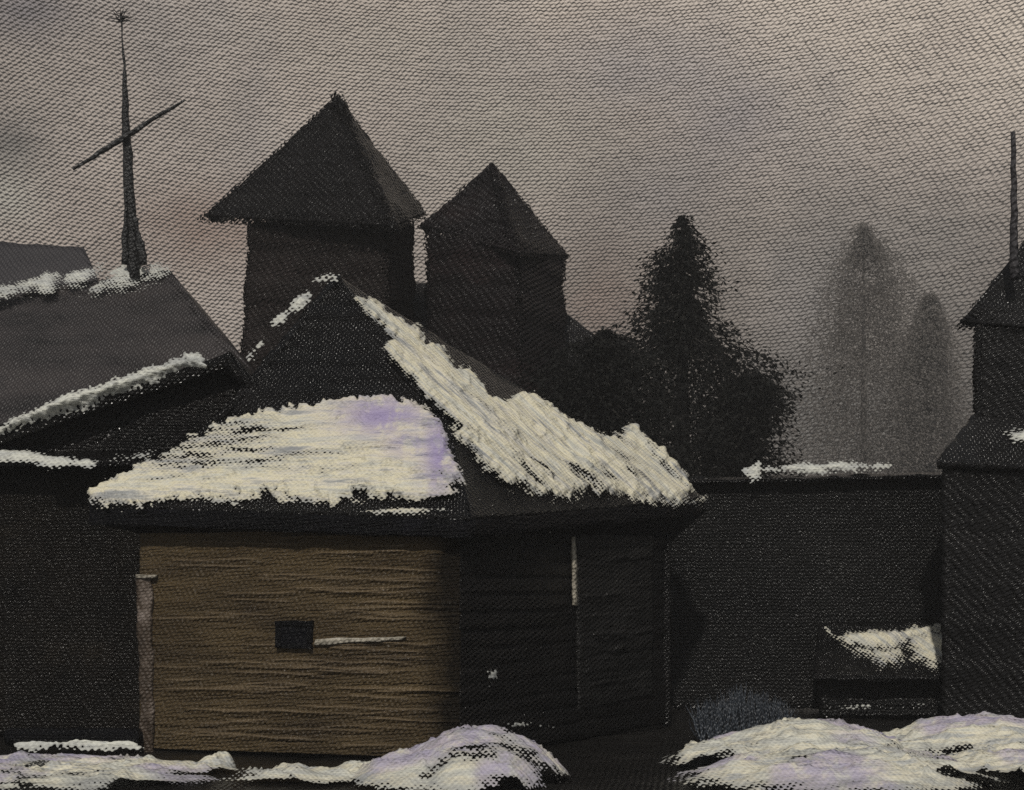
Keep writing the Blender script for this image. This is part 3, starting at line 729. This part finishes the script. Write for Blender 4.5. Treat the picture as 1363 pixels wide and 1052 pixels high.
# ================================================================== TREES
def conifer(label, px, ytop, d, prof, n, seed, mat=None, lean=0, group='dark conifers behind the hut'):
    """prof: list of (py, left px, right px) of the crown"""
    rnd = random.Random(seed)
    b_ = base(px, d); top = P(px + lean, ytop, d)
    tr = thing('conifer_tree', label, 'tree', b_, group)
    mb = MB(); mb.tube([b_, b_.lerp(top, .5), top], [.28, .17, .02], 9, .12, seed)
    ys = [p_[0] for p_ in prof]; L = [p_[1] for p_ in prof]; R_ = [p_[2] for p_ in prof]
    zs = [(P(0, y_, d)).z for y_ in ys]
    fv = []; ff = []
    # drooping limbs, each carrying clumps of needles
    limbs = 0
    z = zs[0] - .1
    while z > zs[-1]:
        py = CY - (z - EYE) * F / d
        l_, r_ = np.interp(py, ys, L), np.interp(py, ys, R_)
        cx_ = ((l_ + r_) / 2 - CX) / F * d; rad = (r_ - l_) / 2 / F * d
        nl = 5 + int(rad * 5)
        for k in range(nl):
            a = rnd.uniform(0, 2 * math.pi); rl = rad * rnd.choice((rnd.uniform(.75, 1.12), rnd.uniform(.3, .9)))
            s_ = Vector((np.interp(z, [0, top.z], [b_.x, top.x]), d, z + .1 * rl))
            e_ = Vector((cx_ + math.cos(a) * rl, d + math.sin(a) * rl, z - .28 * rl + rnd.uniform(-.1, .1)))
            if limbs < 90 and rl > .5: mb.tube([s_, s_.lerp(e_, .5) + Vector((0, 0, .05)), e_], [.05, .035, .012], 5, .2, k); limbs += 1
        z -= rnd.uniform(.10, .17)
    nr = np.random.RandomState(seed)
    # clumps of needles spread through the volume of the crown, thinning out past its edge
    zz = nr.uniform(zs[-1], zs[0], n); py = CY - (zz - EYE) * F / d
    l_, r_ = np.interp(py, ys, L), np.interp(py, ys, R_)
    keep = nr.uniform(0, 1, n) < np.clip((r_ - l_) / (max(R_) - min(L)) * 1.6, .12, 1)
    zz, l_, r_ = zz[keep], l_[keep], r_[keep]
    cx_ = ((l_ + r_) / 2 - CX) / F * d; rad = (r_ - l_) / 2 / F * d
    a = nr.uniform(0, 2 * np.pi, len(zz)); q = np.sqrt(nr.uniform(0, 1, len(zz)))
    lump = 1 + .42 * fbm(np.cos(a) * 1.6, zz * 1.1 / (d / 30), np.sin(a) * 1.6, seed, 4)
    rr = rad * q * lump * (1 + .32 * np.abs(nr.normal(0, 1, len(zz))) * (q > .8))
    X = cx_ + np.cos(a) * rr; Y = d + np.sin(a) * rr
    sc_ = (d / 30) ** .4
    hole = fbm(X * 1.5 / sc_, Y * 1.5 / sc_, zz * 1.9 / sc_, seed + 4, 3) > -.34
    for x, y, z, a_, ok in zip(X, Y, zz, a, hole):
        if not ok: continue
        c_ = Vector((x, y, z)); ln = rnd.uniform(.03, .085) * sc_; w_ = rnd.uniform(.014, .034) * sc_
        dr = Vector((math.cos(a_) + rnd.gauss(0, .6), math.sin(a_) + rnd.gauss(0, .6), rnd.gauss(-.5, .5))).normalized()
        sd2 = dr.cross(Vector((rnd.gauss(0, 1), rnd.gauss(0, 1), rnd.gauss(0, 1)))).normalized()
        k0 = len(fv)
        fv += [c_ - dr * ln, c_ + sd2 * w_, c_ + dr * ln, c_ - sd2 * w_]; ff.append((k0, k0 + 1, k0 + 2, k0 + 3))
    mb.build('trunk', mat or M['bark'], tr, smooth=True)
    c_ = MB(); c_.v = fv; c_.f = ff
    c_.build('crown', mat or M['needle'], tr)
    return tr
conifer('tallest dark conifer, narrow topped, right of the two towers', 904, 286, 31,
        [(288, 902, 917), (312, 893, 926), (330, 880, 934), (346, 864, 936), (368, 868, 946), (388, 858, 950), (404, 864, 944), (430, 850, 956), (455, 845, 968), (480, 838, 1000), (495, 836, 1026), (530, 830, 1012), (560, 822, 1000), (610, 805, 1012), (690, 790, 1022), (860, 800, 1010)], 60000, 11, lean=6)
conifer('squat conifer with a blunt top between the lower tower and the tallest conifer', 802, 434, 27.4,
        [(440, 800, 812), (456, 782, 838), (470, 752, 850), (490, 738, 866), (560, 712, 872), (640, 700, 884), (860, 710, 884)], 46000, 12)
conifer('small rightmost conifer just behind the snow-topped fence', 996, 500, 29,
        [(500, 984, 1012), (525, 960, 1036), (560, 946, 1030), (600, 930, 1026), (690, 925, 1022), (860, 930, 1010)], 34000, 13)
for lab, px, yt, pr, sd_k in (('pale misty tree, tall and broad, fading into the sky right of the conifers', 1150, 292, [(296, 1142, 1154), (330, 1122, 1182), (375, 1106, 1202), (440, 1090, 1220), (520, 1070, 1240), (640, 1060, 1250), (800, 1080, 1230)], 21),
                        ('pale misty tree, slim, fading into the sky left of the right-hand house', 1236, 392, [(392, 1228, 1246), (450, 1212, 1262), (540, 1196, 1276), (640, 1190, 1280), (800, 1190, 1280)], 22)):
    conifer(lab, px, yt, 78, pr, 70000, sd_k, M['mist'], group='misty trees in the distance')

# ================================================================== RIGHT HAND SIDE
FD = 19.6
fence = thing('plank_fence', 'tall dark plank fence with a strip of snow along its top edge', 'fence', base(1110, FD))
f0, f1 = base(880, FD), base(1420, FD)
ft = [P(880, 640, FD), P(1420, 626, FD)]
mb = MB()
mb.panel(f0, f1, ft[1], ft[0], 170, 30, .08, .012, .05, boards(34, .014, 'u', 401, .12), 401, 3)
mb.build('boards', M['fence'], fence, smooth=True)
for k, px in enumerate((930, 1062, 1196, 1330)):
    mb = MB(); b_ = base(px, FD + .18); mb.tube(lines(b_, P(px, 634, FD + .18), 8), [.09] * 8, 8, .08, k); mb.build('post', M['fence'], fence, smooth=True)
mb = MB(); mb.panel(P(880, 640, FD - .16), P(1420, 628, FD - .16), P(1420, 625, FD + .3), P(880, 637, FD + .3), 90, 3, .05, .015, .02, None, 408, 4)
cap = mb.build('coping', M['blackroof'], fence, smooth=True)
mb, cov = MB(), []
snow_sheet(mb, cov, [[(1002, 622), (1040, 618), (1100, 617), (1150, 615), (1188, 620), (1170, 628), (1110, 630), (1050, 632), (1006, 634)]], P(880, 640, FD - .19), P(1420, 630, FD - .19), P(1150, 618, FD - .06), 2.2, 10, .06, .02, 0, 5, 409, bias=-.1)
snow_sheet(mb, cov, [[(990, 626), (1010, 618), (1016, 634), (1000, 642)]], P(880, 640, FD - .19), P(1420, 630, FD - .19), P(1150, 618, FD - .06), 2.2, 10, .04, .02, 0, 4, 410, bias=-.2)
mb.build('snow', M['snowf'], cap, smooth=True, attrs={'cover': cov})

lean = thing('lean_to', 'low dark lean-to with patchy snow on its sloping roof, below the plank fence', 'lean-to', base(1182, 18.6))
l0, l1 = P(1082, 902, 18.1), P(1282, 902, 18.1); u0, u1 = P(1090, 828, 19.3), P(1280, 826, 19.3)
mb = MB(); mb.panel(l0, l1, u1, u0, 60, 24, .08, .015, .03, None, 421, 4)
lr = mb.build('roof', M['blackroof'], lean, smooth=True)
mb = MB(); g0, g1 = base(1092, 18.35), base(1272, 18.35); h_ = P(0, 896, 18.35).z
mb.panel(g0, g1, g1 + up * h_, g0 + up * h_, 50, 20, .1, .012, 0, boards(5, .04, 'v', 422, .14), 422, 4)
k0, k1 = base(1096, 19.25), base(1270, 19.25); h2 = P(0, 834, 19.25).z
mb.panel(g1, k1, k1 + up * h2, g1 + up * h_, 8, 8, .1); mb.panel(k0, g0, g0 + up * h_, k0 + up * h2, 8, 8, .1); mb.panel(k1, k0, k0 + up * h2, k1 + up * h2, 8, 8, .1)
mb.build('wall', M['fence'], lean, smooth=True)
mb, cov = MB(), []
snow_sheet(mb, cov, [[(1094, 826), (1112, 846), (1150, 844), (1200, 838), (1262, 828), (1276, 838), (1240, 848), (1206, 858), (1176, 868), (1130, 858), (1098, 846)]], l0, l1, u1, 2.2, 10, .06, .025, -.12, 6, 431)
snow_sheet(mb, cov, [[(1120, 860), (1196, 862), (1204, 884), (1170, 892), (1150, 878)], [(1206, 846), (1272, 842), (1276, 884), (1240, 896), (1212, 880)]], l0, l1, u1, 2.2, 20, .03, .02, -.1, 8, 432, bias=-.12)
mb.build('snow', M['snow'], lr, smooth=True, attrs={'cover': cov})
mb, cov = MB(), []
snow_sheet(mb, cov, [[(1082, 938), (1150, 936), (1264, 930), (1268, 938), (1180, 942), (1090, 946)]], g0 + Vector((0, -.06, 0)), g1 + Vector((0, -.06, 0)), g0 + up + Vector((0, -.06, 0)), 2.2, 12, .03, .012, 0, 4, 433, bias=-.3)
mb.build('ledge_snow', M['snowf'], lean, smooth=True, attrs={'cover': cov})

house = thing('steep_roofed_house', 'dark house with a steep roof and thin stovepipe at the right edge', 'house', base(1440, 19))
hw = P(1278, 430, 18.6); hn = P(1560, 452, 17.2); he = P(1680, 430, 19.2); hk = hw + he - hn
ha = P(1476, 182, 18.8)
mb = MB()
sh = boards(16, .015, 'v', 501, .25)
hm_ = (hw + hn + ha) / 3; H_ = lambda q: hm_ + (q - hm_) * 1.04
mb.panel(H_(hw), H_(hn), H_(ha), H_(ha), 90, 90, .12, .03, 0, sh, 501, 2, fray=.26)
mb.panel(hn, he, ha, ha, 10, 10, .15); mb.panel(he, hk, ha, ha, 10, 10, .15); mb.panel(hk, hw, ha, ha, 10, 10, .15)
mb.panel(hw, hn, he, hk, 4, 4, .05, 0, 0, None, 1, flip=True)
hr = mb.build('roof', M['house_frayed'], house, smooth=True, attrs={'cover': mb.c})
tops = [P(1294, 432, 18.5), P(1554, 440, 17.4), P(1660, 436, 19.1)]; tops.append(tops[0] + tops[2] - tops[1])
mb = MB()
for k in range(4):
    a_, b_ = tops[k], tops[(k + 1) % 4]; a2, b2 = Vector((a_.x, a_.y, 0)), Vector((b_.x, b_.y, 0))
    mb.panel(a2, b2, b_, a_, 50, 90, .12, .015, 0, boards(18, .02, 'v', 510 + k, .14), 511, 3, fray=.12)
mb.build('wall', M['house_frayed'], house, smooth=True, attrs={'cover': mb.c})
mb = MB(); mb.tube(wob([P(1351, 372, 18.2), P(1350, 290, 18.2), P(1349, 176, 18.2)], 20, .012, 4), np.interp(np.linspace(0, 1, 20), [0, .5, 1], [.06, .045, .03]).tolist(), 10, .1, 3)
mb.build('stovepipe', M['far'], hr, smooth=True)
# porch roof on the left flank
p0_, p1_, p2_, p3_ = P(1246, 616, 17.9), P(1420, 622, 17.0), P(1420, 560, 17.8), P(1294, 552, 18.5)
mb = MB(); mb.panel(p0_, p1_, p2_, p3_, 40, 20, .1, .02, .03, None, 521, 4)
pr_ = mb.build('porch_roof', M['house'], house, smooth=True)
mb, cov = MB(), []
snow_sheet(mb, cov, [[(1336, 580), (1352, 574), (1380, 572), (1380, 588), (1350, 590)]], p0_, p1_, p3_, 2.2, 10, .05, .02, 0, 4, 522, bias=0)
mb.build('snow', M['snowf'], pr_, smooth=True, attrs={'cover': cov})
mb = MB()
for a_, b_ in ((P(1254, 616, 17.95), P(1420, 622, 17.1)), (P(1270, 600, 18.4), P(1254, 616, 17.95))):
    a2, b2 = Vector((a_.x, a_.y, 0)), Vector((b_.x, b_.y, 0)); mb.panel(a2, b2, b_ - up * .04, a_ - up * .04, 30, 40, .1, .015, 0, boards(12, .03, 'v', 531, .14), 531, 3)
mb.build('porch_wall', M['house'], house, smooth=True)

# ================================================================== BUSH, DRIFTS
rnd = random.Random(77)
bc = base(990, 15.6)
mb = MB()
for k in range(620):
    s_ = Vector((bc.x + rnd.uniform(-.5, .5), bc.y + rnd.uniform(-.25, .25), 0.02))
    hgt = rnd.uniform(.25, .62) * (1 - .35 * abs(s_.x - bc.x) / .5)
    e_ = s_ + Vector((rnd.gauss(0, .06), rnd.gauss(0, .05), hgt)); m_ = s_.lerp(e_, .55) + Vector((rnd.gauss(0, .02), rnd.gauss(0, .02), 0))
    r_ = rnd.uniform(.006, .013)
    mb.tube([s_, m_, e_], [r_, r_ * .8, r_ * .25], 4)
o = mb.build('dry_bush', M['bush'])
o['label'] = 'blue-grey bush of upright dry stems behind the right-hand snowbank'; o['category'] = 'bush'

def drift(name, label, bumps, seed, bounds, mat, thick_edge=.05, comb_ang=0.0):
    x0, x1, y0, y1 = bounds
    nx, ny = int((x1 - x0) / .022), int((y1 - y0) / .03)
    X, Y = np.meshgrid(np.linspace(x0, x1, nx), np.linspace(y0, y1, ny))
    H = np.zeros_like(X) - .06; Cp = np.zeros_like(X) - .06
    for (cx, cy, rx, ry, h) in bumps:
        r = np.sqrt(((X - cx) / rx) ** 2 + ((Y - cy) / ry) ** 2 + 1e-9)
        r = r * (1 + .16 * fbm(X * 2.2, Y * 2.2, cx, seed, 3))
        H = np.maximum(H, h * (1 - np.clip(r, 0, 1.6) ** 2)); Cp = np.maximum(Cp, max(h, .2) * (1 - np.clip(r, 0, 1.6) ** 2))
    ca, sa = math.cos(comb_ang), math.sin(comb_ang)
    U, V = X * ca + Y * sa, -X * sa + Y * ca
    ridge = np.maximum(0, 1 - np.abs(fbm(U * 1.3, V * 4, 0, seed + 6, 3)) * 6) ** 2
    H2 = np.maximum(H, -.02) + (.05 * fbm(U * 3, V * 9, 0, seed + 3) + .025 * fbm(X * 9, Y * 9, 0, seed + 4) + .045 * ridge) * np.clip(Cp / .1, 0, 1)
    cv = np.minimum((Cp / .12) + .05, 1.1) - .95 * np.clip(fbm(X * 1.6, Y * 3.4, 0, seed + 21, 4) * 2.6 - .1, 0, 1)
    tn = np.clip(fbm(X * 1.1, Y * 1.1, 0, seed + 31, 3) * 3 - .3, 0, .6)
    ok = (Cp > -.02); idx = -np.ones(X.size, int); fs = []; fl = ok.ravel()
    for j in range(ny - 1):
        for i in range(nx - 1):
            q = (j * nx + i, j * nx + i + 1, (j + 1) * nx + i + 1, (j + 1) * nx + i)
            if all(fl[m] for m in q): fs.append(q)
    used = sorted({m for q in fs for m in q}); mp = {m: k for k, m in enumerate(used)}
    mb = MB(); Wf = np.stack([X, Y, H2 + .02 * np.clip(Cp / .1, -1, 1) + .005], -1).reshape(-1, 3)
    mb.v = [tuple(Wf[m]) for m in used]; mb.f = [tuple(mp[m] for m in q) for q in fs]
    o = mb.build(name, mat, None, smooth=True, attrs={'cover': [float(cv.ravel()[m]) for m in used], 'tint': [float(tn.ravel()[m]) for m in used]})
    o['label'] = label; o['category'] = 'snowdrift'; o['group'] = 'snowdrifts in the foreground'
    return o
def bump(px, ytop, d, wpx, ry):
    z = EYE + (CY - ytop) / F * d
    return ((px - CX) / F * d, d, wpx / F * d, ry, z)
drift('snowdrift', 'rounded snowdrift heaped before the near corner of the brown hut', [bump(640, 974, 12.7, 118, .95), bump(560, 1004, 12.6, 90, .7), bump(490, 1022, 12.8, 80, .4), bump(400, 1030, 12.6, 110, .4)], 3, (-2.6, 1.6, 10.6, 14.2), M['snowg'], comb_ang=-.5)
drift('snowdrift', 'broad snowdrift below the blue-grey bush', [bump(1075, 964, 14.2, 150, 1.1), bump(985, 992, 13.8, 100, .7), bump(1130, 1004, 12.6, 220, 1.0)], 5, (.2, 6.2, 10.4, 15.9), M['snowg'])
drift('snowdrift', 'long snowdrift running off the right edge below the house', [bump(1320, 958, 14.6, 170, 1.0), bump(1400, 1000, 12.8, 190, 1.2), bump(1230, 992, 14.2, 110, .6)], 7, (2.6, 8.4, 10.4, 16.0), M['snowg'])
drift('snowdrift', 'shallow snowdrift along the foot of the black shed at the lower left', [bump(50, 1014, 13.5, 200, .5), bump(20, 1030, 12.5, 260, .7), bump(215, 1020, 13.1, 110, .35), bump(286, 1008, 13.3, 30, .22)], 9, (-7.0, -1.2, 10.6, 15.2), M['snowg'])

# ================================================================== HAZE
HAZE = 0.0015
if HAZE > 0:
    hm = bpy.data.materials.new('haze'); t = NT(hm)
    out = t.n('ShaderNodeOutputMaterial'); v = t.n('ShaderNodeVolumePrincipled')
    v.inputs['Color'].default_value = (.86, .85, .84, 1); v.inputs['Density'].default_value = HAZE
    t.l(v.outputs[0], out.inputs['Volume'])
    mb = MB(); mb.box((0, 41.5, 17), (164, 111, 36)); o = mb.build('haze', hm); o['kind'] = 'stuff'

# ================================================================== LIGHT, CAMERA
EL, AZ = math.radians(43), math.radians(188)     # azimuth from +Y clockwise: behind the camera, to the left
sd3 = Vector((math.sin(AZ) * math.cos(EL), math.cos(AZ) * math.cos(EL), math.sin(EL)))
L = bpy.data.lights.new('sun', 'SUN'); L.energy = 2.6; L.angle = math.radians(2); L.color = (1, .95, .87)
lo = link(bpy.data.objects.new('sun', L)); lo.rotation_euler = sd3.to_track_quat('Z', 'Y').to_euler()
w = bpy.data.worlds.new('World'); sc.world = w; w.use_nodes = True
nt = w.node_tree; bg = nt.nodes['Background']
sk = nt.nodes.new('ShaderNodeTexSky'); sk.sky_type = 'NISHITA'; sk.sun_disc = False; sk.sun_elevation = EL; sk.sun_rotation = AZ
hs = nt.nodes.new('ShaderNodeHueSaturation'); hs.inputs['Saturation'].default_value = .3
nt.links.new(sk.outputs[0], hs.inputs['Color']); nt.links.new(hs.outputs[0], bg.inputs[0]); bg.inputs[1].default_value = .05
cam = bpy.data.cameras.new('camera'); co = link(bpy.data.objects.new('camera', cam))
co.location = (0, 0, EYE); co.rotation_euler = (math.pi / 2, 0, 0)
cam.lens = 50; cam.sensor_width = 36; cam.sensor_fit = 'HORIZONTAL'; cam.shift_y = (CY - 526) / 1363
cam.clip_end = 1000
sc.camera = co
sc.view_settings.view_transform = 'Standard'; sc.view_settings.look = 'None'
sc.view_settings.exposure = 0; sc.view_settings.gamma = 1
sc.cycles.use_denoising = False
